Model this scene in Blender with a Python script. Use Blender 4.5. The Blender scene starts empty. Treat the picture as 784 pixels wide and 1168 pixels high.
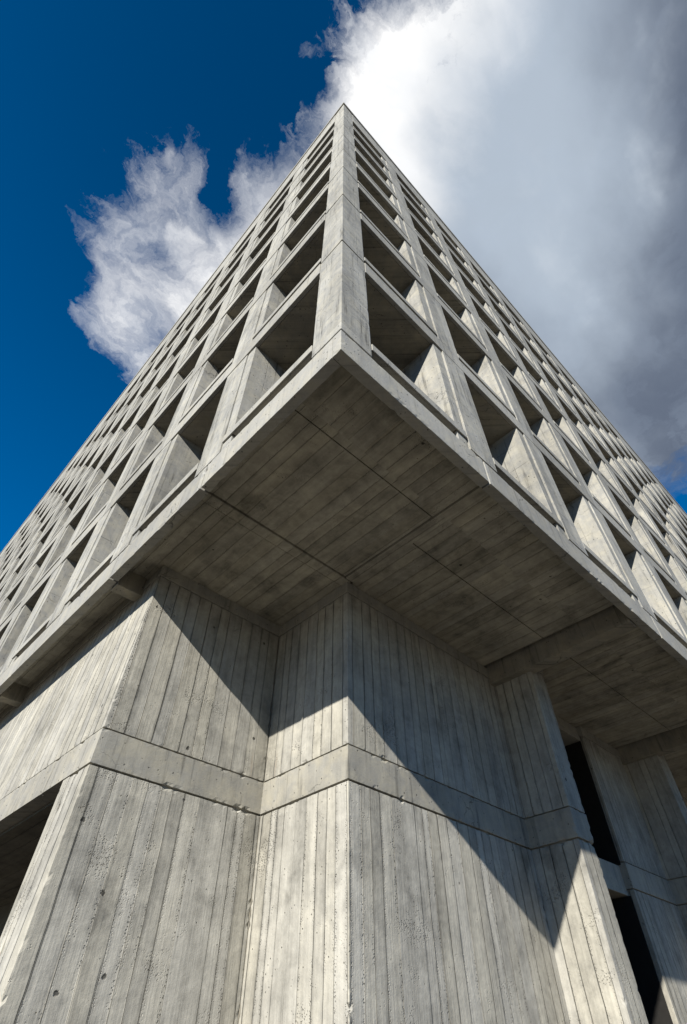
import bpy, bmesh, math, random
from mathutils import Vector, Matrix, noise
random.seed(7)
sc = bpy.context.scene
col = sc.collection

# ------------------------------------------------------------------ units
# the plan is laid out in "modules": 1 module = 7 m, heights measured from eye level
S = 7.0
EYE = 1.6
GZ = -EYE / S                     # ground level in modules
def W(x, y, z): return Vector((x * S, y * S, z * S + EYE))
# base and soffit were measured against the fascia's underside; the soffit really lies KB times higher
KB = 1.054
def WB(x, y, z): return W((x + .32471) * KB - .32471, (y + .34992) * KB - .34992, z * KB)
def kx(x): return (x + .32471) * KB - .32471
def ky(y): return (y + .34992) * KB - .34992

# ------------------------------------------------------------------ node helper
class NT:
    def __init__(self, tree): self.t = tree; self.n = tree.nodes; self.l = tree.links
    def new(self, kind, **kw):
        nd = self.n.new(kind)
        for k, v in kw.items(): setattr(nd, k, v)
        return nd
    def put(self, sock, v):
        if hasattr(v, 'is_output') or isinstance(v, bpy.types.NodeSocket): self.l.new(v, sock)
        else: sock.default_value = v
    def m(self, op, a, b=None, c=None, clamp=False):
        nd = self.new('ShaderNodeMath', operation=op); nd.use_clamp = clamp
        self.put(nd.inputs[0], a)
        if b is not None: self.put(nd.inputs[1], b)
        if c is not None: self.put(nd.inputs[2], c)
        return nd.outputs[0]
    def comb(self, x, y, z):
        nd = self.new('ShaderNodeCombineXYZ')
        for i, v in enumerate((x, y, z)): self.put(nd.inputs[i], v)
        return nd.outputs[0]
    def noise(self, vec, scale, detail=4, rough=.55, dist=0.0, lac=2.0):
        nd = self.new('ShaderNodeTexNoise'); nd.noise_dimensions = '3D'
        self.put(nd.inputs['Vector'], vec)
        nd.inputs['Scale'].default_value = scale; nd.inputs['Detail'].default_value = detail
        nd.inputs['Roughness'].default_value = rough; nd.inputs['Distortion'].default_value = dist
        nd.inputs['Lacunarity'].default_value = lac
        return nd.outputs['Fac']
    def ramp(self, v, lo, hi, a=0.0, b=1.0, smooth=True):
        nd = self.new('ShaderNodeMapRange'); nd.interpolation_type = 'SMOOTHSTEP' if smooth else 'LINEAR'
        nd.clamp = True
        self.put(nd.inputs[0], v); self.put(nd.inputs[1], lo); self.put(nd.inputs[2], hi)
        self.put(nd.inputs[3], a); self.put(nd.inputs[4], b)
        return nd.outputs[0]
    def mix(self, f, a, b, kind='RGBA', blend='MIX'):
        nd = self.new('ShaderNodeMix'); nd.data_type = 'RGBA'; nd.blend_type = blend
        self.put(nd.inputs[0], f); self.put(nd.inputs[6], a); self.put(nd.inputs[7], b)
        return nd.outputs[2]
    def vor1(self, w, feature='F1', rnd=1.0):
        nd = self.new('ShaderNodeTexVoronoi'); nd.voronoi_dimensions = '1D'; nd.feature = feature
        self.put(nd.inputs['W'], w); nd.inputs['Scale'].default_value = 1.0
        nd.inputs['Randomness'].default_value = rnd
        return nd
    def vor3(self, vec, scale, feature='F1', rnd=1.0):
        nd = self.new('ShaderNodeTexVoronoi'); nd.voronoi_dimensions = '3D'; nd.feature = feature
        self.put(nd.inputs['Vector'], vec); nd.inputs['Scale'].default_value = scale
        nd.inputs['Randomness'].default_value = rnd
        return nd
    def white(self, w):
        nd = self.new('ShaderNodeTexWhiteNoise'); nd.noise_dimensions = '1D'; self.put(nd.inputs['W'], w)
        return nd.outputs['Value']

def new_mat(name):
    m = bpy.data.materials.new(name); m.use_nodes = True
    nt = NT(m.node_tree); bs = m.node_tree.nodes['Principled BSDF']
    return m, nt, bs

def col4(c): return (c[0], c[1], c[2], 1.0)

# ------------------------------------------------------------------ concrete
def board_concrete(name, mode, base, width=.21, tone=.16, joint=.55, relief=1.0, holes=1.0, stain=.3, gk=.45):
    """board-marked concrete; mode 'wall' = upright boards, 'soffit' = boards running along y"""
    m, nt, bs = new_mat(name)
    g = nt.new('ShaderNodeNewGeometry').outputs['Position']
    sp = nt.new('ShaderNodeSeparateXYZ'); nt.l.new(g, sp.inputs[0])
    X, Y, Z = sp.outputs
    if mode == 'wall':
        u0 = nt.m('ADD', X, Y); v = Z
        lift = nt.m('ADD', nt.m('MULTIPLY', nt.m('GREATER_THAN', Z, EYE + .49 * S * KB), 37.3),
                    nt.m('MULTIPLY', nt.m('GREATER_THAN', Z, EYE + .9615 * S * KB), 11.9))
    else:
        u0 = X; v = Y
        lift = nt.m('ADD', nt.m('MULTIPLY', nt.m('GREATER_THAN', Y, .175 * S), 23.7),
                    nt.m('MULTIPLY', nt.m('GREATER_THAN', X, .485 * S), 7.37))
    wob = nt.noise(nt.comb(nt.m('MULTIPLY', u0, 1.5), nt.m('MULTIPLY', v, .7), Z), 1.0, 2)
    u = nt.m('ADD', u0, nt.m('MULTIPLY', nt.m('SUBTRACT', wob, .5), .035))
    w = nt.m('ADD', nt.m('DIVIDE', u, width), lift)
    cell = nt.vor1(w, 'F1', .95)
    edge = nt.vor1(w, 'DISTANCE_TO_EDGE', .95).outputs['Distance']
    bid = cell.outputs['W']
    r1 = nt.white(nt.m('MULTIPLY', bid, 3.17)); r2 = nt.white(nt.m('MULTIPLY', bid, 7.91)); r3 = nt.white(nt.m('MULTIPLY', bid, 1.37))
    # grain runs along the board
    gv = nt.comb(nt.m('ADD', nt.m('MULTIPLY', u, 22.0), nt.m('MULTIPLY', r1, 50)), nt.m('MULTIPLY', v, .9), nt.m('MULTIPLY', r2, 9))
    grain = nt.noise(gv, 1.0, 5, .6)
    sv = nt.comb(nt.m('MULTIPLY', u, 4.6), nt.m('MULTIPLY', v, .38), nt.m('MULTIPLY', r3, 4))
    streak = nt.noise(sv, 1.0, 4, .6)
    blot = nt.noise(g, .55, 5, .6, .4)
    blot2 = nt.noise(g, 2.6, 6, .62, .6)
    fine = nt.noise(g, 38.0, 4, .65)
    mid = nt.noise(g, 9.0, 5, .6)
    # joints between boards: some open, some hardly there, broken along their length
    brk = nt.noise(nt.comb(nt.m('MULTIPLY', bid, 5.3), nt.m('MULTIPLY', v, .8), 0.0), 1.0, 4, .6)
    jw = nt.m('MULTIPLY', nt.ramp(nt.m('ADD', r2, nt.m('SUBTRACT', brk, .5)), .35, 1.0), .045)
    jmask = nt.ramp(edge, nt.m('MULTIPLY', jw, .35), nt.m('ADD', jw, .012), 1.0, 0.0)
    jstr = nt.m('MULTIPLY', nt.ramp(nt.m('ADD', nt.m('MULTIPLY', r3, .6), brk), .45, 1.05), jmask)
    # honeycombed, sandy runs beside a few joints and in a few patches
    rough_run = nt.m('MULTIPLY', nt.ramp(edge, .0, .26, 1.0, 0.0), nt.ramp(nt.m('MULTIPLY', brk, nt.m('ADD', r1, .35)), .52, .68))
    patch = nt.ramp(nt.noise(g, 1.3, 5, .6, .5), .58, .66)
    hc = nt.m('MAXIMUM', rough_run, nt.m('MULTIPLY', patch, .8))
    pv = nt.vor3(g, 34.0)
    pit = nt.m('MULTIPLY', nt.ramp(pv.outputs['Distance'], .18, .42, 1.0, 0.0), hc)
    # bug holes and tie holes
    wg = nt.new('ShaderNodeVectorMath', operation='ADD'); nt.l.new(g, wg.inputs[0])
    wn = nt.new('ShaderNodeTexNoise'); nt.l.new(g, wn.inputs['Vector']); wn.inputs['Scale'].default_value = 24.0; wn.inputs['Detail'].default_value = 3
    ws = nt.new('ShaderNodeVectorMath', operation='SCALE'); nt.l.new(wn.outputs['Color'], ws.inputs[0]); ws.inputs['Scale'].default_value = .05
    nt.l.new(ws.outputs[0], wg.inputs[1])
    hv = nt.vor3(wg.outputs[0], 2.1)
    hc1 = nt.new('ShaderNodeSeparateColor'); nt.l.new(hv.outputs['Color'], hc1.inputs[0])
    hsel = nt.ramp(hc1.outputs[0], .30, .34)
    hsz = nt.m('ADD', .03, nt.m('MULTIPLY', hc1.outputs[1], .055))
    hole = nt.m('MULTIPLY', nt.ramp(hv.outputs['Distance'], nt.m('MULTIPLY', hsz, .5), hsz, 1.0, 0.0), hsel)
    hv2 = nt.vor3(g, 15.0)
    hc2 = nt.new('ShaderNodeSeparateColor'); nt.l.new(hv2.outputs['Color'], hc2.inputs[0]); hsel2 = nt.ramp(hc2.outputs[0], .80, .84)
    hole2 = nt.m('MULTIPLY', nt.ramp(hv2.outputs['Distance'], .08, .19, 1.0, 0.0), hsel2)
    hole2 = nt.m('MULTIPLY', hole2, nt.ramp(blot2, .5, .6))
    hole = nt.m('MULTIPLY', nt.m('MAXIMUM', hole, nt.m('MULTIPLY', hole2, .8)), holes, clamp=True)
    # ---- tone
    t = nt.m('ADD', 1.0, nt.m('MULTIPLY', nt.m('SUBTRACT', r1, .5), tone * 1.7))
    t = nt.m('ADD', t, nt.m('MULTIPLY', nt.m('SUBTRACT', grain, .5), gk))
    t = nt.m('ADD', t, nt.m('MULTIPLY', nt.m('SUBTRACT', streak, .5), stain * 1.5))
    t = nt.m('ADD', t, nt.m('MULTIPLY', nt.m('SUBTRACT', blot, .5), stain * 1.7))
    t = nt.m('ADD', t, nt.m('MULTIPLY', nt.m('SUBTRACT', blot2, .5), stain * 1.5))
    t = nt.m('ADD', t, nt.m('MULTIPLY', nt.m('SUBTRACT', mid, .5), .42))
    t = nt.m('ADD', t, nt.m('MULTIPLY', nt.m('SUBTRACT', fine, .5), .25))
    side_d = nt.m('MULTIPLY', nt.ramp(edge, .0, .22, 1.0, 0.0), nt.ramp(nt.m('ADD', nt.m('MULTIPLY', r3, .7), nt.m('MULTIPLY', brk, .7)), .68, .95))
    t = nt.m('SUBTRACT', t, nt.m('MULTIPLY', side_d, joint * .42))
    smv = nt.comb(nt.m('MULTIPLY', u0, 1.0), nt.m('MULTIPLY', v, .8), nt.m('MULTIPLY', r1, .12))
    smud = nt.ramp(nt.noise(smv, 1.15, 6, .62, .8), .50, .72)
    t = nt.m('SUBTRACT', t, nt.m('MULTIPLY', smud, stain * .5))
    t = nt.m('MULTIPLY', t, nt.m('SUBTRACT', 1.0, nt.m('MULTIPLY', jstr, joint)))
    t = nt.m('MULTIPLY', t, nt.m('SUBTRACT', 1.0, nt.m('MULTIPLY', hole, .75)))
    t = nt.m('MULTIPLY', t, nt.m('SUBTRACT', 1.0, nt.m('MULTIPLY', pit, .22)))
    t = nt.m('MAXIMUM', t, .08)
    hue = nt.mix(nt.ramp(nt.m('ADD', nt.m('MULTIPLY', r2, .5), nt.m('MULTIPLY', blot2, .6)), .35, .85),
                 col4((base[0] * .99, base[1] * .995, base[2] * 1.005)), col4((base[0] * 1.01, base[1] * 1.0, base[2] * .965)))
    rgb = nt.mix(1.0, hue, nt.comb(t, t, t), blend='MULTIPLY')
    rust = nt.m('MULTIPLY', nt.ramp(nt.noise(nt.comb(nt.m('MULTIPLY', u, 6.0), nt.m('MULTIPLY', v, .45), 3.3), 1.0, 3), .70, .80), .35)
    rgb = nt.mix(rust, rgb, (.20, .135, .08, 1))
    nt.l.new(rgb, bs.inputs['Base Color'])
    bs.inputs['Roughness'].default_value = .88
    bs.inputs['Specular IOR Level'].default_value = .25
    # ---- relief (metres)
    h = nt.m('MULTIPLY', r2, .012)
    h = nt.m('ADD', h, nt.m('MULTIPLY', grain, .007))
    h = nt.m('ADD', h, nt.m('MULTIPLY', mid, .007))
    h = nt.m('ADD', h, nt.m('MULTIPLY', fine, .0022))
    fin = nt.m('MULTIPLY', nt.ramp(edge, .0, .05, 1.0, 0.0), nt.ramp(nt.m('ADD', nt.m('MULTIPLY', r1, .6), brk), .62, .85))
    h = nt.m('ADD', h, nt.m('MULTIPLY', nt.m('MULTIPLY', fin, nt.m('SUBTRACT', 1.0, jmask)), .012))
    h = nt.m('SUBTRACT', h, nt.m('MULTIPLY', jstr, .024))
    h = nt.m('SUBTRACT', h, nt.m('MULTIPLY', hole, .02))
    h = nt.m('SUBTRACT', h, nt.m('MULTIPLY', pit, .018))
    bp = nt.new('ShaderNodeBump'); bp.inputs['Strength'].default_value = 1.0; bp.inputs['Distance'].default_value = relief
    nt.l.new(h, bp.inputs['Height']); nt.l.new(bp.outputs[0], bs.inputs['Normal'])
    return m

def cast_concrete(name, base, lines=True, stain=.3, cracks=.6):
    """smoother cast concrete with hairline cracks, faint form joints and runs of dirt"""
    m, nt, bs = new_mat(name)
    g = nt.new('ShaderNodeNewGeometry').outputs['Position']
    sp = nt.new('ShaderNodeSeparateXYZ'); nt.l.new(g, sp.inputs[0])
    X, Y, Z = sp.outputs
    u = nt.m('ADD', X, Y)
    blot = nt.noise(g, .7, 5, .6, .5); blot2 = nt.noise(g, 3.1, 6, .62, .7)
    mid = nt.noise(g, 11.0, 5, .6); fine = nt.noise(g, 45.0, 4, .65)
    run = nt.noise(nt.comb(nt.m('MULTIPLY', u, 5.5), nt.m('MULTIPLY', Z, .4), 0.0), 1.0, 5, .65)
    t = nt.m('ADD', 1.0, nt.m('MULTIPLY', nt.m('SUBTRACT', blot, .5), stain * 1.5))
    t = nt.m('ADD', t, nt.m('MULTIPLY', nt.m('SUBTRACT', blot2, .5), stain * 1.5))
    t = nt.m('ADD', t, nt.m('MULTIPLY', nt.m('SUBTRACT', run, .5), stain * 1.5))
    t = nt.m('ADD', t, nt.m('MULTIPLY', nt.m('SUBTRACT', mid, .5), .2))
    t = nt.m('ADD', t, nt.m('MULTIPLY', nt.m('SUBTRACT', fine, .5), .22))
    pc = nt.m('ADD', nt.m('FLOOR', nt.m('DIVIDE', nt.m('SUBTRACT', u, .33), BAY_M)), nt.m('MULTIPLY', nt.m('FLOOR', nt.m('DIVIDE', nt.m('SUBTRACT', Z, 9.5), 3.45)), 17.3))
    t = nt.m('ADD', t, nt.m('MULTIPLY', nt.m('SUBTRACT', nt.white(pc), .5), .26))
    drip = nt.ramp(nt.noise(nt.comb(nt.m('MULTIPLY', u, 9.0), nt.m('MULTIPLY', Z, .55), nt.m('MULTIPLY', X, .3)), 1.0, 4, .6), .54, .74)
    t = nt.m('SUBTRACT', t, nt.m('MULTIPLY', drip, stain * 1.05))
    wv = nt.new('ShaderNodeVectorMath', operation='ADD'); nt.l.new(g, wv.inputs[0])
    nz = nt.new('ShaderNodeTexNoise'); nt.l.new(g, nz.inputs['Vector']); nz.inputs['Scale'].default_value = 2.2; nz.inputs['Detail'].default_value = 5
    sc_ = nt.new('ShaderNodeVectorMath', operation='SCALE'); nt.l.new(nz.outputs['Color'], sc_.inputs[0]); sc_.inputs['Scale'].default_value = .55
    nt.l.new(sc_.outputs[0], wv.inputs[1])
    ck = nt.vor3(wv.outputs[0], 1.15, 'DISTANCE_TO_EDGE').outputs['Distance']
    crack = nt.m('MULTIPLY', nt.ramp(ck, .002, .007, 1.0, 0.0), nt.ramp(nt.noise(g, .8, 3), .54, .64))
    hv = nt.vor3(g, 9.0)
    hole = nt.m('MULTIPLY', nt.ramp(hv.outputs['Distance'], .08, .17, 1.0, 0.0), nt.ramp(nt.m('FRACT', nt.m('MULTIPLY', nt.noise(g, 6.0, 2), 5.0)), .5, .56))
    t = nt.m('MULTIPLY', t, nt.m('SUBTRACT', 1.0, nt.m('MULTIPLY', crack, cracks)))
    t = nt.m('MULTIPLY', t, nt.m('SUBTRACT', 1.0, nt.m('MULTIPLY', hole, .6)))
    h = nt.m('ADD', nt.m('MULTIPLY', mid, .004), nt.m('MULTIPLY', fine, .0022))
    h = nt.m('SUBTRACT', h, nt.m('MULTIPLY', crack, .006)); h = nt.m('SUBTRACT', h, nt.m('MULTIPLY', hole, .008))
    if lines:
        # faint marks of form panels about 0.75 m high and 0.5 m wide
        a = nt.m('ABSOLUTE', nt.m('SUBTRACT', nt.m('FRACT', nt.m('ADD', nt.m('DIVIDE', Z, .78), nt.m('MULTIPLY', blot2, .03))), .5))
        b = nt.m('ABSOLUTE', nt.m('SUBTRACT', nt.m('FRACT', nt.m('ADD', nt.m('DIVIDE', u, .47), nt.m('MULTIPLY', blot2, .03))), .5))
        la = nt.ramp(a, .485, .5); lb = nt.ramp(b, .478, .5)
        ln = nt.m('MULTIPLY', nt.m('MAXIMUM', la, lb), nt.ramp(nt.noise(g, 1.7, 3), .42, .62))
        t = nt.m('MULTIPLY', t, nt.m('SUBTRACT', 1.0, nt.m('MULTIPLY', ln, .5)))
        h = nt.m('SUBTRACT', h, nt.m('MULTIPLY', ln, .005))
    t = nt.m('MAXIMUM', t, .08)
    hue = nt.mix(nt.ramp(blot2, .35, .68), col4((base[0] * .98, base[1] * .99, base[2] * 1.01)), col4((base[0] * 1.02, base[1], base[2] * .94)))
    rgb = nt.mix(1.0, hue, nt.comb(t, t, t), blend='MULTIPLY')
    nt.l.new(rgb, bs.inputs['Base Color'])
    bs.inputs['Roughness'].default_value = .86; bs.inputs['Specular IOR Level'].default_value = .25
    bp = nt.new('ShaderNodeBump'); bp.inputs['Strength'].default_value = 1.0; bp.inputs['Distance'].default_value = 1.0
    nt.l.new(h, bp.inputs['Height']); nt.l.new(bp.outputs[0], bs.inputs['Normal'])
    return m

BAY_M = .4685 * S
BASE = (.325, .311, .270)
M_WALL = board_concrete('board_marked_concrete', 'wall', BASE, .25, tone=.11, stain=.55, joint=.5, gk=.42)
M_SOFFIT = board_concrete('board_marked_soffit', 'soffit', (.325, .302, .245), .28, tone=.10, joint=.10, stain=.72, relief=.6, gk=.26)
M_PORTAL = board_concrete('shaded_board_ceiling', 'soffit', (.12, .11, .088), .28, tone=.12, joint=.2, stain=.6, relief=.6, gk=.3)  # darker copy of the soffit concrete, portal shade put into its colour
M_BELT = cast_concrete('belt_concrete', (.295, .282, .244), lines=False, stain=.4)
M_CAST = cast_concrete('cast_concrete', (.295, .288, .260), lines=True, stain=.52)
M_LEDGE = cast_concrete('ledge_concrete', (.292, .284, .256), lines=False, stain=.3)
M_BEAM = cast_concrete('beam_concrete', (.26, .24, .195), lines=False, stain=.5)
def glass(name):
    m, nt, bs = new_mat(name)
    bs.inputs['Base Color'].default_value = (.012, .013, .014, 1)
    bs.inputs['Roughness'].default_value = .07
    g = nt.new('ShaderNodeNewGeometry').outputs['Position']
    d = nt.noise(g, 3.0, 4)
    nt.l.new(nt.ramp(d, .3, .8, .04, .16), bs.inputs['Roughness'])
    return m
M_GLASS = glass('dark_glass')
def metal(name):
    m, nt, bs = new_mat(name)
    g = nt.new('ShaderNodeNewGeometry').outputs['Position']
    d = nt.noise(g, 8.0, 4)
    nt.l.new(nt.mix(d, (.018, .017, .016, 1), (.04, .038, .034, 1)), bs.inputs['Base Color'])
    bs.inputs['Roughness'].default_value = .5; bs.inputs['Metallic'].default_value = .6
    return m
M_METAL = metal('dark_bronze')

# ------------------------------------------------------------------ mesh helper
class MB:
    def __init__(self, base=False): self.bm = bmesh.new(); self.w = WB if base else W
    def box(self, x0, x1, y0, y1, z0, z1, bevel=0.0):
        """box in modules"""
        vs = [self.bm.verts.new(self.w(x, y, z)) for z in (z0, z1) for y in (y0, y1) for x in (x0, x1)]
        for f in ((0, 2, 3, 1), (4, 5, 7, 6), (0, 1, 5, 4), (2, 6, 7, 3), (0, 4, 6, 2), (1, 3, 7, 5)):
            self.bm.faces.new([vs[i] for i in f])
        return self
    def rbox(self, x0, x1, y0, y1, z0, z1, step=.06, chip=.022, seed=0.0):
        """box of many small faces whose arrises are worn and chipped"""
        a = self.w(x0, y0, z0); b = self.w(x1, y1, z1); n = [max(1, int(round((b[i] - a[i]) / step))) for i in range(3)]
        vd = {}
        def vert(i, j, k):
            key = (i, j, k)
            if key in vd: return vd[key]
            p = Vector((a.x + (b.x - a.x) * i / n[0], a.y + (b.y - a.y) * j / n[1], a.z + (b.z - a.z) * k / n[2]))
            s = [(1 if q == 0 else -1 if q == m_ else 0) for q, m_ in zip(key, n)]
            if sum(1 for q in s if q) >= 2:
                v1 = noise.noise(p * 1.1 + Vector((seed, 0, 0))); v2 = noise.noise(p * 9.0 + Vector((seed, 5, 0))); v3 = noise.noise(p * 23.0)
                d = .0035 * (v3 + .6) + chip * max(0.0, v2 + .45 * v1 - .28) * 2.2
                p += Vector(s) * max(0.0, d)
            p += Vector((noise.noise(p * .8), noise.noise(p * .8 + Vector((9, 0, 0))), 0)) * .004
            vd[key] = self.bm.verts.new(p); return vd[key]
        for ax in range(3):
            u, v = (ax + 1) % 3, (ax + 2) % 3
            for side in (0, n[ax]):
                for i in range(n[u]):
                    for j in range(n[v]):
                        q = []
                        for du, dv in ((0, 0), (1, 0), (1, 1), (0, 1)):
                            key = [0, 0, 0]; key[ax] = side; key[u] = i + du; key[v] = j + dv
                            q.append(vert(*key))
                        self.bm.faces.new(q)
        return self
    def prism(self, poly, z0, z1, slices=1, wear=0.0):
        """upright prism over a plan polygon (modules); wear nibbles its arrises"""
        n = len(poly); c = Vector((sum(p[0] for p in poly) / n, sum(p[1] for p in poly) / n, 0)); rings = []
        for k in range(slices + 1):
            z = z0 + (z1 - z0) * k / slices; ring = []
            for x, y in poly:
                p = self.w(x, y, z)
                if wear:
                    q = self.w(c.x, c.y, z) - p; q.normalize()
                    d = .004 * (noise.noise(p * 15) + .5) + wear * max(0.0, noise.noise(p * 3.1 + Vector((4, 2, 0))) + .4 * noise.noise(p * 11) - .30) * 2
                    if k in (0, slices): d += wear * max(0.0, noise.noise(p * 2.3) + .05)
                    p = p + q * max(0.0, d)
                ring.append(self.bm.verts.new(p))
            rings.append(ring)
        self.bm.faces.new(rings[0][::-1]); self.bm.faces.new(rings[-1])
        for lo, hi in zip(rings[:-1], rings[1:]):
            for i in range(n):
                j = (i + 1) % n
                self.bm.faces.new([lo[i], lo[j], hi[j], hi[i]])
        return self
    def build(self, name, mat, parent=None, bevel=0.0, warp=None):
        bmesh.ops.recalc_face_normals(self.bm, faces=self.bm.faces[:])
        if warp:
            for v in self.bm.verts: v.co = warp(v.co)
        me = bpy.data.meshes.new(name); self.bm.to_mesh(me); self.bm.free()
        me.materials.append(mat)
        o = bpy.data.objects.new(name, me); col.objects.link(o)
        if parent: o.parent = parent
        if bevel:
            b = o.modifiers.new('bevel', 'BEVEL'); b.width = bevel; b.segments = 2; b.limit_method = 'ANGLE'
            b.angle_limit = math.radians(40)
        return o

# ------------------------------------------------------------------ ground
def ground_mat():
    m, nt, bs = new_mat('plaza_paving')
    g = nt.new('ShaderNodeNewGeometry').outputs['Position']
    br = nt.new('ShaderNodeTexBrick'); nt.l.new(g, br.inputs['Vector'])
    br.inputs['Scale'].default_value = 1.0; br.inputs['Brick Width'].default_value = .9; br.inputs['Row Height'].default_value = .6
    br.inputs['Mortar Size'].default_value = .006; br.inputs['Color1'].default_value = (.06, .051, .038, 1)
    br.inputs['Color2'].default_value = (.072, .061, .046, 1); br.inputs['Mortar'].default_value = (.06, .058, .055, 1)
    n = nt.noise(g, 1.2, 6, .6); n2 = nt.noise(g, 30, 4, .6)
    k = nt.m('ADD', .55, nt.m('ADD', nt.m('MULTIPLY', n, .6), nt.m('MULTIPLY', n2, .3)))
    nt.l.new(nt.mix(1.0, br.outputs['Color'], nt.comb(k, k, k), blend='MULTIPLY'), bs.inputs['Base Color'])
    bs.inputs['Roughness'].default_value = .9
    return m
bm = bmesh.new()
R = 1500
for q in ((-R, -R), (R, -R), (R, R), (-R, R)): bm.verts.new((q[0], q[1], 0))
bm.verts.ensure_lookup_table(); bm.faces.new(bm.verts)
me = bpy.data.meshes.new('ground'); bm.to_mesh(me); bm.free(); me.materials.append(ground_mat())
gr = bpy.data.objects.new('ground', me); col.objects.link(gr); gr['kind'] = 'structure'

# ------------------------------------------------------------------ the building
tower = bpy.data.objects.new('office_tower', None); col.objects.link(tower)
tower.location = (0, 0, 0); tower.empty_display_size = 2
tower['label'] = 'raw grey concrete tower with deep square window grid overhanging a board-marked concrete base'
tower['category'] = 'building'

BAY = .4685; U0 = .095; NB = 17
OPEN = .313                      # clear opening
BAND = .040                      # set-back band beside the opening
LEN = U0 + NB * BAY              # last column ends here
J = [1.105, 1.719, 2.294, 2.817, 3.276, 3.735, 4.165, 4.575, 4.955]    # storey joints (z of the dark slot under each sill)
TOP = 5.30
HEAD = .082                      # beam depth above an opening
SLOT = .028; SILL = .030
DEPTH = .165
NF = len(J) - 1

# map (u along facade, d depth into it) to plan; side 0 = right facade (y=0), side 1 = left facade (x=0)
def fbox(mb, side, u0, u1, d0, d1, z0, z1):
    if side == 0: mb.box(u0, u1, d0, d1, z0, z1)
    else: mb.box(d0, d1, u0, u1, z0, z1)

G = .008
# corner column: storey blocks parted by open joints
mb = MB()
zs = [1.0895] + [j for j in J[1:]] + [5.245]
for a, b in zip(zs[:-1], zs[1:]):
    mb.prism([(0, 0), (U0, 0), (U0 + .02, .03), (DEPTH, DEPTH), (.03, U0 + .02), (0, U0)], a + G * .8, b - G * .8, 36, .016)
mb.build('corner_column', M_CAST, tower, .016)
mb = MB(); mb.prism([(.018, .018), (U0 - .002, .018), (DEPTH - .01, DEPTH - .01), (.018, U0 - .002)], 1.09, 5.2)
mb.build('column_core', M_LEDGE, tower)

for side in (0, 1):
    for i in range(NB):
        c0 = U0 + i * BAY + OPEN         # jamb face of this column
        c1 = U0 + (i + 1) * BAY          # its far side
        mb = MB()
        g0 = c0 + BAND
        jit = random.uniform(-.0012, .0012)
        # plan outline: set-back band, narrow groove, proud flat
        def pt(u, d): return (u, d) if side == 0 else (d, u)
        poly = [pt(c0, DEPTH), pt(c0, .004), pt(g0, .004), pt(g0, .012), pt(g0 + .0035, .012), pt(g0 + .0035, jit), pt(c1, jit), pt(c1, DEPTH)]
        if side == 1: poly = poly[::-1]
        for a, b in zip(zs[:-1], zs[1:]):
            mb.prism(poly, a + G * .7, b - G * .7, 16 if i < 5 else 1, .010 if i < 5 else 0)
        mb.build('column', M_CAST, tower, .007 if i < 5 else .012)

# spandrel beams: one per storey and facade, between the columns' faces
for side in (0, 1):
    for k in range(1, NF + 1):
        z1 = J[k] if k < NF else 5.2
        z0 = J[k] - HEAD
        mb = MB(); mc = MB(); ml = MB()
        fbox(mb, side, U0 + .0008, LEN + .004, -.0014, .012, z0, J[k] - .0005)        # face band running past the columns
        # core coloured dark to stand for the shade in the open slot
        top = J[k] + SLOT + .012 if k < NF else 5.2
        fbox(ml, side, DEPTH + .003, LEN - .01, .062, DEPTH - .003, J[k] - .0008, top)
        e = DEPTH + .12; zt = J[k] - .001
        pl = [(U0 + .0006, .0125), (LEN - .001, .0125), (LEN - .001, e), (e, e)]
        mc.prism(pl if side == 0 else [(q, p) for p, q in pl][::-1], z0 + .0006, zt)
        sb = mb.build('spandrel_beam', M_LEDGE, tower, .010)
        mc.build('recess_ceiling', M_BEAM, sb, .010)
        ml.build('slot_shade_core', M_METAL, sb)
    # parapet and coping above the last storey
    mb = MB(); fbox(mb, side, U0 + .001, LEN + .004, -.001, .05, J[NF] + .001, 5.2445)
    mb.build('parapet', M_CAST, tower, .012)
    mb = MB()
    if side == 0: mb.box(-.008, LEN + .01, -.008, .07, 5.246, TOP)
    else: mb.box(-.008, .07, .0705, LEN + .01, 5.246, TOP)
    mb.build('coping', M_LEDGE, tower, .015)

# core behind the lowest slot, its shade put in as dark colour
for side in (0, 1):
    mb = MB(); fbox(mb, side, DEPTH + .003, LEN - .01, .062, DEPTH - .003, 1.09, 1.105 + SLOT + .012)
    mb.build('slot_shade_core', M_METAL, tower)

# windows: dark glazing at the back of each recess, projecting sill in front
def window_geo(height, L=0.0):
    """frame, pane and sill meshes for an opening on the right facade with its lower left corner at the origin (modules)"""
    f = MB(); t = .010
    y0 = DEPTH - .012; y1 = DEPTH + .004
    def b(mb, *a): mb.box(*a)
    b(f, L + 0.001, L + t, y0, y1, 0, height); b(f, OPEN - t, OPEN - .001, y0, y1, 0, height)
    b(f, L + t, OPEN - t, y0, y1, 0, t); b(f, L + t, OPEN - t, y0, y1, height - t, height - .0008)
    b(f, (L + OPEN) / 2 - t / 2, (L + OPEN) / 2 + t / 2, y0, y1, t, height - t)
    p = MB(); b(p, L + .004, OPEN - .004, DEPTH - .004, DEPTH + .002, .002, height - .003)
    s = MB()
    s.box(.002, OPEN + BAND - .002, -.0008, .0035, SLOT, SLOT + SILL)
    s.box(.0028, OPEN - .0028, .0037, .03, SLOT + .001, SLOT + SILL - .0005)
    fl = MB(); fl.box(L + .0012, OPEN - .0012, .0302, DEPTH - .0125, SLOT + .013, SLOT + SILL - .001)  # added unseen dark plate, cuts the bounce light into the recess
    return f, p, s, fl

def origin_fix(o):
    # meshes were made with the eye height added: bring them to a local frame at the opening's corner
    o.data.transform(Matrix.Translation((0, 0, -EYE)))

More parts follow.
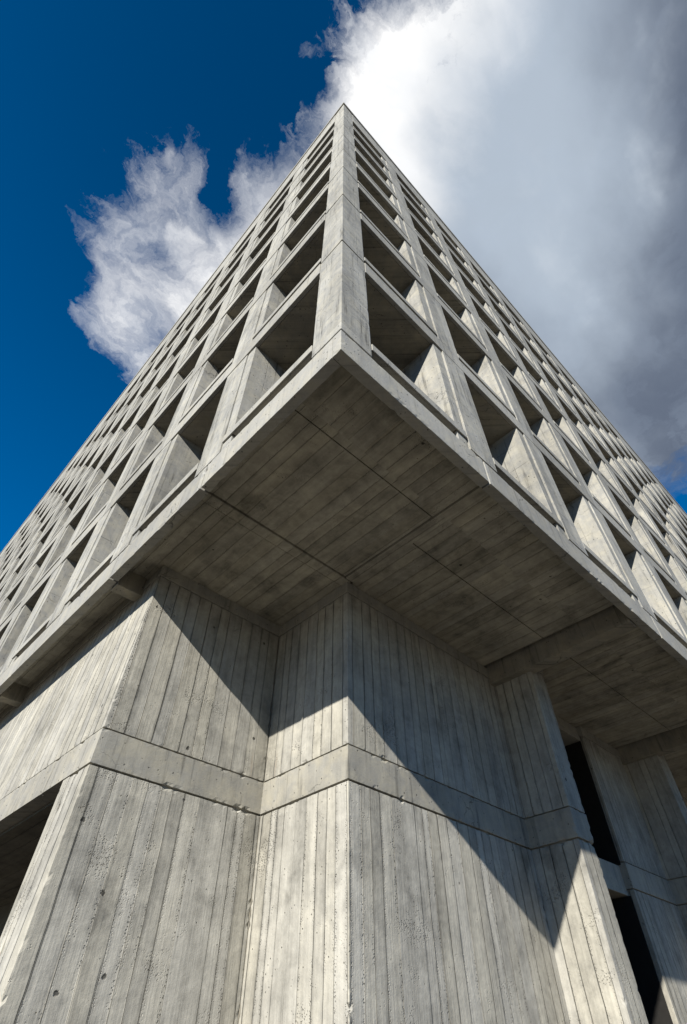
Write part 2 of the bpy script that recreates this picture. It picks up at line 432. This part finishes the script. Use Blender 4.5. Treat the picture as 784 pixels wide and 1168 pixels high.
cells = []
for side in (0, 1):
    for k in range(NF):
        for i in range(NB):
            # apparent size seen from the photograph's standpoint
            u = U0 + i * BAY + OPEN / 2; z = (J[k] + J[k + 1]) / 2
            d = math.sqrt((u + .33) ** 2 + .34 ** 2 + z * z)
            area = (J[k + 1] - J[k]) * .34 / d ** 3
            cells.append((area, side, k, i))
cells.sort(reverse=True)
own = set(c[1:] for c in cells[:100])
protos = {}
rest = {'window': None, 'pane': None, 'sill': None}
def place(o, side, k, i):
    u = U0 + i * BAY
    if side == 0:
        o.location = W(u, 0, J[k])
    else:
        o.location = W(0, u, J[k])
for k in range(NF):
    hh = J[k + 1] - HEAD - J[k]
    z0 = SLOT + SILL
    def make(side, L=0.0):
        f, p, s, fl = window_geo(hh, L)
        objs = []
        for mbx, nm, mt, bv in ((f, 'window', M_METAL, 0), (p, 'pane', M_GLASS, 0), (s, 'sill', M_LEDGE, .010), (fl, 'bounce_blocker', M_METAL, 0)):
            if side == 1:
                for v in mbx.bm.verts: v.co = Vector((v.co.y, v.co.x, v.co.z))
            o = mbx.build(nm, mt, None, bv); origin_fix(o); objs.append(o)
        return objs
    for side in (0, 1):
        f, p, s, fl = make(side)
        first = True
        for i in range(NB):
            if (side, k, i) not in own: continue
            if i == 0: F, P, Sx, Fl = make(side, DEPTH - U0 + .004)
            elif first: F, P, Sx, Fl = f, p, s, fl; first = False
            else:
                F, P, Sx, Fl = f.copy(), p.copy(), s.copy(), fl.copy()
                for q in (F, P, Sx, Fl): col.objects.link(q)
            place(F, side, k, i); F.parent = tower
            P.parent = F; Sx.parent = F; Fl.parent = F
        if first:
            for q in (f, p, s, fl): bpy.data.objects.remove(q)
# the smaller, farther windows as one part
fr, pn, sl, fa = MB(), MB(), MB(), MB()
for side in (0, 1):
    for k in range(NF):
        for i in range(NB):
            if (side, k, i) in own: continue
            hh = J[k + 1] - HEAD - J[k]
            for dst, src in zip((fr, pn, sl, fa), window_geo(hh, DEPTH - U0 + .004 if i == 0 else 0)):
                tmp = bpy.data.meshes.new('t')
                bmesh.ops.recalc_face_normals(src.bm, faces=src.bm.faces[:])
                for v in src.bm.verts:
                    c = v.co - Vector((0, 0, EYE))
                    if side == 1: c = Vector((c.y, c.x, c.z))
                    o_ = W(U0 + i * BAY, 0, J[k]) if side == 0 else W(0, U0 + i * BAY, J[k])
                    v.co = c + o_
                src.bm.to_mesh(tmp); src.bm.free(); dst.bm.from_mesh(tmp); bpy.data.meshes.remove(tmp)
far = fr.build('window', M_METAL, tower); far['kind'] = 'stuff'
q = pn.build('pane', M_GLASS, far); q['kind'] = 'stuff'
q = sl.build('sill', M_LEDGE, far, .010); q['kind'] = 'stuff'
q = fa.build('bounce_blocker', M_METAL, far); q['kind'] = 'stuff'

# solid core of the tower behind the facade, roof
mb = MB(); mb.box(DEPTH + .121, LEN - .1, DEPTH + .121, LEN - .1, 1.0895, 5.15); mb.build('inner_core', M_METAL, tower)
mb = MB(); mb.box(.0705, LEN, .0705, LEN, 5.16, 5.24); mb.build('roof', M_BEAM, tower)
mb = MB()
mb.box(LEN - .098, LEN, .17, LEN, 1.09, 5.155); mb.box(.17, LEN - .0985, LEN - .098, LEN, 1.09, 5.155)
mb.build('rear_wall', M_CAST, tower)

# fascia at the foot of the tower: cast lengths two bays long with open joints
def fascia(side):
    mb = MB(); cuts = [0.0 if side == 0 else .0263]
    x = .498
    while x < LEN: cuts.append(x); x += BAY * 1.0 if x < .6 and side == 1 else BAY * 2
    cuts.append(LEN + .004)
    for a, b in zip(cuts[:-1], cuts[1:]):
        u0_, u1_ = a + (.0025 if a > .1 else 0), b - .0025
        if a < 2.2:
            if side == 0: mb.rbox(u0_, u1_, 0, .026, .998, 1.0885, .08, .02)
            else: mb.rbox(0, .026, u0_, u1_, .998, 1.0885, .08, .02)
        else: fbox(mb, side, u0_, u1_, 0, .026, .998, 1.0885)
    return mb.build('fascia', M_LEDGE, tower, .008)
fascia(0); fascia(1)
mb = MB(); mb.box(.0265, LEN, .0265, LEN, 1.0742, 1.088); mb.build('floor_slab', M_BEAM, tower)

# soffit: cast panels with open joints
def panel(x0, x1, y0, y1, z=1.0):
    mb = MB(); x0, x1 = (kx(x0) if x0 > .05 else .0268), kx(x1) if x1 < 7 else LEN
    y0, y1 = (ky(y0) if y0 > .05 else .0268), ky(y1) if y1 < 7 else LEN
    mb.box(x0 + .0014, x1 - .0014, y0 + .0014, y1 - .0014, z * KB, 1.0735)
    return mb.build('soffit_panel', M_SOFFIT, tower, .010)
panel(.02, .489, .02, .172, 1.001); panel(.02, .489, .172, .497, 1.0017)
panel(.523, 1.166, .02, .27, 1.0); panel(.523, 1.166, .27, .80, 1.0005)
panel(.02, .515, .531, .90, 1.0)
panel(.02, .515, .497, .531, .997); panel(.489, .523, .02, .497, .9965)
xs = [1.2325 + .932 * q for q in range(7)] + [8]
for a, b in zip(xs[:-1], xs[1:]):
    panel(a, b - .060, .02, .27, 1.0); panel(a, b - .060, .27, .80, 1.0005)
ys = [.939, 1.79, 2.64, 3.49, 4.34, 5.2, 6.1, 7.0, 8]
for a, b in zip(ys[:-1], ys[1:]): panel(.02, .30, a, b - .045, 1.0)
# downstand beams between fascia and piers
def downstand(x0, x1, y0, y1):
    mb = MB(); mb.box(x0, x1, y0, y1, .9915, 1.0735); mb.build('soffit_beam', M_BEAM, tower, .012)
downstand(kx(1.187) - .004, kx(1.2315), .0275, .80)
for x in xs[1:-1]: downstand(kx(x - .0425), kx(x - .0008), .0275, .80)
downstand(.0275, .40, ky(.899), ky(.9385))
for y in ys[1:-1]: downstand(.0275, .40, ky(y - .0445), ky(y - .0008))

# ---- the base: board-marked walls and piers, parted by a belt course
Z_LO, Z_HI = .455, .528
JG = .0032
def base_piece(name, x0, x1, y0, y1, warp=None, top=1.0, proud=.0016, sides='', lo=GZ / KB):
    """board-marked block with a proud belt course and a trim strip under the soffit; sides = faces that carry belt and trim"""
    mb = MB(True)
    near = x0 < 1.3 and y0 < 1.0
    bx = mb.rbox if near else mb.box
    bx(x0, x1, y0, y1, lo, Z_LO - JG)
    bx(x0, x1, y0, y1, Z_HI + JG, .962)
    o = mb.build(name, M_WALL, tower, .005 if near else .010, warp)
    mb = MB(True)   # recessed core seen in the joints
    i = .006
    mb.box(x0 + i * ('w' in sides), x1 - i * ('e' in sides), y0 + i * ('s' in sides), y1, Z_LO - JG - .004, Z_HI + JG + .004)
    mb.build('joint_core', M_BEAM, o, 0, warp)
    pr = proud
    mb = MB(True); (mb.rbox if near else mb.box)(x0 - pr * ('w' in sides), x1 + pr * ('e' in sides), y0 - pr * ('s' in sides), y1, Z_LO, Z_HI)
    mb.build('belt_course', M_BELT, o, .004 if near else .010, warp)
    pr = .003
    mb = MB(True); mb.box(x0 - pr * ('w' in sides), x1 + pr * ('e' in sides), y0 - pr * ('s' in sides), y1, .9635, top - .0005)
    mb.build('trim', M_BELT, o, .010, warp)
    return o
# batter of the west wall: it leans out slightly towards the ground
def batter(co):
    x, y, z = co.x / S, co.y / S, (co.z - EYE) / S
    if x < kx(.12): x += -.030 * (.98 - z)
    return Vector((x * S, co.y, co.z))
XW = .084
Y1 = .813
BACK = 1.2
base_piece('corner_pier', XW, .5065, Y1, .902, batter, sides='ws')
base_piece('corner_wall', .507, 1.2085, .507, .8127, sides='ws')
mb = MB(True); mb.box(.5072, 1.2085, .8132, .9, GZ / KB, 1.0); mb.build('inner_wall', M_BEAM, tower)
# south side beyond the corner: piers, slot windows, plain walls
x = 1.209
for n in range(6):
    base_piece('pier', x, x + .086, .365, .80, sides='wse')
    w0, w1 = x + .0865, x + .600
    # slot window: lintel, transom carrying on the belt line, dark glazing behind
    mb = MB(True); mb.box(w0, w1, .5205, .80, .9455, .9995); lt = mb.build('lintel', M_BELT, tower, .012)
    mb = MB(True); mb.box(w0, w1, .530, .63, .437, .522); mb.build('transom', M_BELT, tower, .012)
    fr_ = MB(True); t = .012
    for a, b in ((w0 + .006, w0 + .006 + t), ((w0 + w1) / 2 - t / 2, (w0 + w1) / 2 + t / 2), (w1 - t - .006, w1 - .006)):
        fr_.box(a, b, .742, .755, GZ / KB, .944)
    for a, b in ((w0 + .0008, w0 + .0055), (w1 - .0055, w1 - .0008)):      # added dark linings: deep shade on the jambs as colour
        fr_.box(a, b, .640, .79, GZ / KB, .944)
        fr_.box(a, b, .5215 if a > w0 + .1 else .54, .6395, .523, .944); fr_.box(a, b, .5215 if a > w0 + .1 else .54, .6395, GZ / KB, .4355)
    fo = fr_.build('window', M_METAL, tower)
    mb = MB(True); mb.box(w0 + .006, w1 - .006, .7555, .762, GZ / KB, .944); mb.build('pane', M_GLASS, fo)
    base_piece('base_wall', w1 + .0005, x + .9315, .507, .80, sides='ws')
    x += .932
# west side beyond the corner pier: wide portals under the belt, plain board-marked wall above
def west_upper(y0, y1):
    mb = MB(True); near = y0 < 1
    (mb.rbox if near else mb.box)(XW, .30, y0, y1, Z_HI + JG, .962)
    o = mb.build('upper_wall', M_WALL, tower, .008 if near else .012, batter)
    mb = MB(True); mb.box(XW + .006, .29, y0, y1, Z_LO + .01, Z_HI + JG + .004); mb.build('joint_core', M_BEAM, o, 0, batter)
    mb = MB(True); (mb.rbox if near else mb.box)(XW - .0016, .40, y0, y1, Z_LO, Z_HI); mb.build('belt_course', M_BELT, o, .004 if near else .010, batter)
    mb = MB(True); mb.box(XW - .003, .30, y0, y1, .9635, 1.0); mb.build('trim', M_BELT, o, .010, batter)
y = .9025
for n in range(4):
    y2 = y + 1.62
    west_upper(y, y2 - .0005)
    # reveal strip left of the pier and portal glazing
    for (a, b) in ((y + .0005, y + .0045),):
        mb = MB(True); mb.box(XW + .006, .40, a, b, GZ / KB, Z_LO - .0008); mb.build('reveal', M_BEAM, tower, 0, batter)
    mb = MB(True); mb.box(XW, .40, y + .005, y + .036, GZ / KB, Z_LO - .0008); mb.build('door_jamb', M_WALL, tower, .012, batter)
    a0, a1 = y + .0365, y2 - .20
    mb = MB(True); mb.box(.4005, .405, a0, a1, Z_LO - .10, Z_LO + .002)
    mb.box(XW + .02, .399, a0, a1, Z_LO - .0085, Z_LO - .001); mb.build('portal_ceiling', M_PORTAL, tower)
    fr_ = MB(True); t = .014; nn = 4
    for k in range(nn + 1):
        c = a0 + t / 2 + (a1 - a0 - t) * k / nn
        fr_.box(.406, .42, c - t / 2, c + t / 2, GZ / KB, Z_LO)
    fr_.box(.406, .42, a0 + t, a1 - t, .10, .114)
    fo = fr_.build('entrance_door', M_METAL, tower)
    mb = MB(True); mb.box(.4205, .426, a0, a1, GZ / KB, Z_LO); mb.build('pane', M_GLASS, fo)
    mb = MB(True); mb.box(XW, .43, y2 - .1995, y2 - .0005, GZ / KB, Z_LO - .0008); mb.build('pier', M_WALL, tower, .014, batter)
    y = y2
mb = MB(True); mb.box(.431, .50, .905, y, GZ / KB, 1.0); mb.build('inner_wall', M_BEAM, tower)

# ------------------------------------------------------------------ camera (fitted to the photograph's vanishing points)
cam = bpy.data.cameras.new('camera'); co = bpy.data.objects.new('camera', cam); col.objects.link(co)
f_px, pitch, roll, yaw, cx, cy = 608.384, .827491, .00231689, .8097927, -.3247125, -.3499219
cam.sensor_fit = 'VERTICAL'; cam.sensor_height = 24.0; cam.sensor_width = 24.0
cam.lens = 24.0 * f_px / 1168.0
cam.clip_start = .05; cam.clip_end = 6000
Fv = Vector((math.cos(yaw) * math.cos(pitch), math.sin(yaw) * math.cos(pitch), math.sin(pitch)))
Rv = Vector((math.sin(yaw), -math.cos(yaw), 0)); Uv = Rv.cross(Fv)
R2 = Rv * math.cos(roll) + Uv * math.sin(roll); U2 = -Rv * math.sin(roll) + Uv * math.cos(roll)
mt = Matrix((R2, U2, -Fv)).transposed().to_4x4(); mt.translation = W(cx, cy, 0)
co.matrix_world = mt
sc.camera = co

# ------------------------------------------------------------------ sun and sky
SUN = Vector((-2.36, -1.0, 1.37)).normalized()
elev = math.asin(SUN.z); 
sl_ = bpy.data.lights.new('sun', 'SUN'); so = bpy.data.objects.new('sun', sl_); col.objects.link(so)
sl_.energy = 5.0; sl_.angle = math.radians(.5); sl_.color = (1.0, .955, .88)
so.rotation_euler = (-SUN).to_track_quat('-Z', 'Y').to_euler(); so.location = (-60, -30, 60)

w = bpy.data.worlds.new('World'); sc.world = w; w.use_nodes = True
nt = NT(w.node_tree); bg = w.node_tree.nodes['Background']
sky = nt.new('ShaderNodeTexSky', sky_type='NISHITA'); sky.sun_disc = False
sky.sun_elevation = elev; sky.sun_rotation = math.atan2(SUN.x, SUN.y)
sky.altitude = 2200; sky.air_density = .9; sky.dust_density = 0.0; sky.ozone_density = 3.0
tc = nt.new('ShaderNodeTexCoord').outputs['Generated']
sp = nt.new('ShaderNodeSeparateXYZ'); nt.l.new(tc, sp.inputs[0])
dz = nt.m('MAXIMUM', sp.outputs[2], .08)
CX = nt.m('DIVIDE', sp.outputs[0], dz); CY = nt.m('DIVIDE', sp.outputs[1], dz)      # position on a flat cloud layer
pos = nt.comb(CX, CY, 0.0)
def nz(scale, detail, rough, off, dist=0.0):
    v = nt.new('ShaderNodeVectorMath', operation='ADD'); nt.l.new(pos, v.inputs[0]); v.inputs[1].default_value = off
    return nt.noise(v.outputs[0], scale, detail, rough, dist)
wx = nt.m('SUBTRACT', nz(4.2, 7, .62, (3.1, 1.7, 0)), .5); wy = nt.m('SUBTRACT', nz(4.2, 7, .62, (8.4, 5.2, 2)), .5)
WX = nt.m('ADD', CX, nt.m('MULTIPLY', wx, .16)); WY = nt.m('ADD', CY, nt.m('MULTIPLY', wy, .16))
# western edge of the cloud bank as a function of y on the layer
fc = nt.new('ShaderNodeFloatCurve')
def enc(y): return (y + .4) / 1.4
pts = [(-.40, -.10), (-.10, .0), (-.017, .012), (.013, .033), (.066, .05), (.11, .055), (.144, .021), (.223, -.012), (.275, -.045), (.333, -.085), (.461, -.112), (.549, -.08), (.66, -.035), (.71, .06), (.76, .35), (.85, .55), (1.0, .6)]
cv = fc.mapping.curves[0]
while len(cv.points) > 2: cv.points.remove(cv.points[1])
cv.points[0].location = (enc(pts[0][0]), pts[0][1] + .4); cv.points[1].location = (enc(pts[-1][0]), pts[-1][1] + .4)
for yv, xv in pts[1:-1]: cv.points.new(enc(yv), xv + .4)
fc.mapping.update()
nt.put(fc.inputs['Value'], nt.m('DIVIDE', nt.m('ADD', WY, .4), 1.4, clamp=True))
edge_x = nt.m('SUBTRACT', fc.outputs[0], .4)
Fd = nt.m('SUBTRACT', WX, edge_x)                     # how far inside the bank
far_end = nt.m('SUBTRACT', 1.19, WX)
Fd = nt.m('MINIMUM', Fd, far_end)
Fd = nt.m('MINIMUM', Fd, nt.m('ADD', WY, 1.3))
Fd = nt.m('MINIMUM', Fd, nt.m('SUBTRACT', .85, WY))
def nzw(scale, detail, rough, off, dist=0.0):
    # the same, on the layer bent by the coarse noise: long torn shreds
    v = nt.comb(nt.m('ADD', nt.m('ADD', CX, nt.m('MULTIPLY', wx, .30)), off[0]), nt.m('ADD', nt.m('ADD', CY, nt.m('MULTIPLY', wy, .30)), off[1]), off[2])
    return nt.noise(v, scale, detail, rough, dist)
def lump(x0, y0, r, k):
    dx = nt.m('DIVIDE', nt.m('SUBTRACT', nt.m('ADD', CX, nt.m('MULTIPLY', wx, .06)), x0), r)
    dy = nt.m('DIVIDE', nt.m('SUBTRACT', nt.m('ADD', CY, nt.m('MULTIPLY', wy, .06)), y0), r)
    q = nt.m('ADD', nt.m('MULTIPLY', dx, dx), nt.m('MULTIPLY', dy, dy))
    return nt.m('MULTIPLY', nt.m('EXPONENT', nt.m('MULTIPLY', q, -1.0)), k)
for a in ((.010, .30, .038, -.17), (-.02, .44, .03, -.05), (.06, .25, .06, .10), (.04, .40, .08, .12), (-.085, .39, .07, .12), (-.075, .52, .08, .15), (-.03, .63, .08, .10),
          (-.06, .29, .05, .10), (.0, .15, .03, -.04), (-.018, .062, .02, .085), (-.10, .30, .012, .07), (.022, .075, .032, -.10), (.06, -.035, .05, .10), (.09, .05, .08, .12), (-.16, .56, .05, -.15)):
    Fd = nt.m('ADD', Fd, lump(*a))
n1 = nt.m('SUBTRACT', nzw(7.5, 10, .66, (1.3, 4.2, 0), .25), .5)
n2 = nt.m('SUBTRACT', nzw(22.0, 8, .68, (6.3, 2.2, 1), .3), .5)
torn = nt.ramp(CY, .08, .22, .30, .62)
shred = nt.m('ABSOLUTE', nt.m('SUBTRACT', nzw(10.0, 8, .6, (2.7, 9.1, 5), .2), .5))
D = nt.m('ADD', Fd, nt.m('ADD', nt.m('MULTIPLY', n1, torn), nt.m('MULTIPLY', n2, .13)))
D = nt.m('SUBTRACT', D, nt.ramp(CY, .10, .24, .0, .035))
D = nt.m('SUBTRACT', D, nt.m('MULTIPLY', nt.ramp(shred, .0, .10, .05, 0.0), nt.ramp(Fd, .0, .14, 1.0, 0.0)))
dens = nt.m('POWER', nt.ramp(D, -.04, nt.ramp(CY, .08, .2, .14, .31), smooth=False), 1.15)
# light through the bank: bright at its sunward rim, greyer where it is thick
big = nz(1.9, 4, .5, (2.0, 7.0, 3), .2)
# inside the bank the vapour is drawn out in soft bands
ban = nt.comb(nt.m('ADD', CX, nt.m('MULTIPLY', wx, .10)), nt.m('ADD', nt.m('MULTIPLY', CY, 1.5), nt.m('MULTIPLY', wy, .10)), 1.5)
sm = nt.noise(ban, 4.2, 5, .5, .0)
fluff = nt.m('SUBTRACT', nzw(11.0, 7, .6, (5.0, 1.0, 4), .2), .5)
grey = nt.ramp(nt.m('ADD', nt.m('SUBTRACT', CX, nt.m('MULTIPLY', CY, .55)), nt.m('ADD', nt.m('MULTIPLY', nt.m('SUBTRACT', sm, .5), .35), nt.m('MULTIPLY', fluff, .07))), .08, .30)
tone = nt.m('ADD', nt.m('MULTIPLY', nt.m('SUBTRACT', big, .5), .8), nt.m('ADD', nt.m('MULTIPLY', nt.m('SUBTRACT', sm, .5), 1.1), nt.m('MULTIPLY', fluff, .16)))
reach = nt.m('ADD', nt.m('MULTIPLY', nt.m('ABSOLUTE', nt.m('ADD', CY, nt.m('MULTIPLY', nt.m('SUBTRACT', CX, .5), -.25))), .9), nt.m('MULTIPLY', CX, .62))
reach = nt.m('ADD', reach, nt.ramp(CY, -.14, -.34, .0, .30))
deep = nt.ramp(nt.m('SUBTRACT', reach, nt.m('MULTIPLY', tone, .5)), .25, .82)
white = (1.0, 1.0, 1.0, 1); palegrey = (.44, .51, .60, 1); darkgrey = (.125, .155, .215, 1)
cg = nt.mix(deep, palegrey, darkgrey)
cg = nt.mix(nt.m('MULTIPLY', nt.ramp(tone, .05, .40), nt.ramp(deep, .3, 1.0, .9, .35)), cg, (.62, .68, .75, 1))
cc = nt.mix(grey, white, cg)
cc = nt.mix(nt.m('MULTIPLY', nt.ramp(fluff, -.14, .10, .18, 0.0), nt.ramp(D, .05, .30, 1.0, .45)), cc, (.50, .60, .74, 1))
CLOUD_S = 12.6
sg = nt.new('ShaderNodeGamma'); nt.l.new(sky.outputs[0], sg.inputs['Color']); sg.inputs['Gamma'].default_value = .45
skyc = nt.new('ShaderNodeHueSaturation'); nt.l.new(sg.outputs[0], skyc.inputs['Color']); skyc.inputs['Hue'].default_value = .512; skyc.inputs['Saturation'].default_value = 2.4; skyc.inputs['Value'].default_value = 2.5
SKY_S = .05
# deeper towards the zenith, paler lower down, as a clear sky is
zen = nt.ramp(sp.outputs[2], .55, 1.0, 1.45, .62, smooth=False)
skym = nt.new('ShaderNodeVectorMath', operation='SCALE'); nt.l.new(skyc.outputs[0], skym.inputs[0]); nt.l.new(zen, skym.inputs['Scale'])
ccs = nt.new('ShaderNodeVectorMath', operation='SCALE'); nt.l.new(cc, ccs.inputs[0]); ccs.inputs['Scale'].default_value = CLOUD_S
fin = nt.mix(dens, skym.outputs[0], ccs.outputs[0])
nt.l.new(fin, bg.inputs['Color']); bg.inputs['Strength'].default_value = SKY_S

# ------------------------------------------------------------------ view
sc.view_settings.view_transform = 'Standard'; sc.view_settings.look = 'None'
sc.view_settings.exposure = .72; sc.view_settings.gamma = 1.0; sc.view_settings.use_curve_mapping = False
sc.render.resolution_x = 687; sc.render.resolution_y = 1024
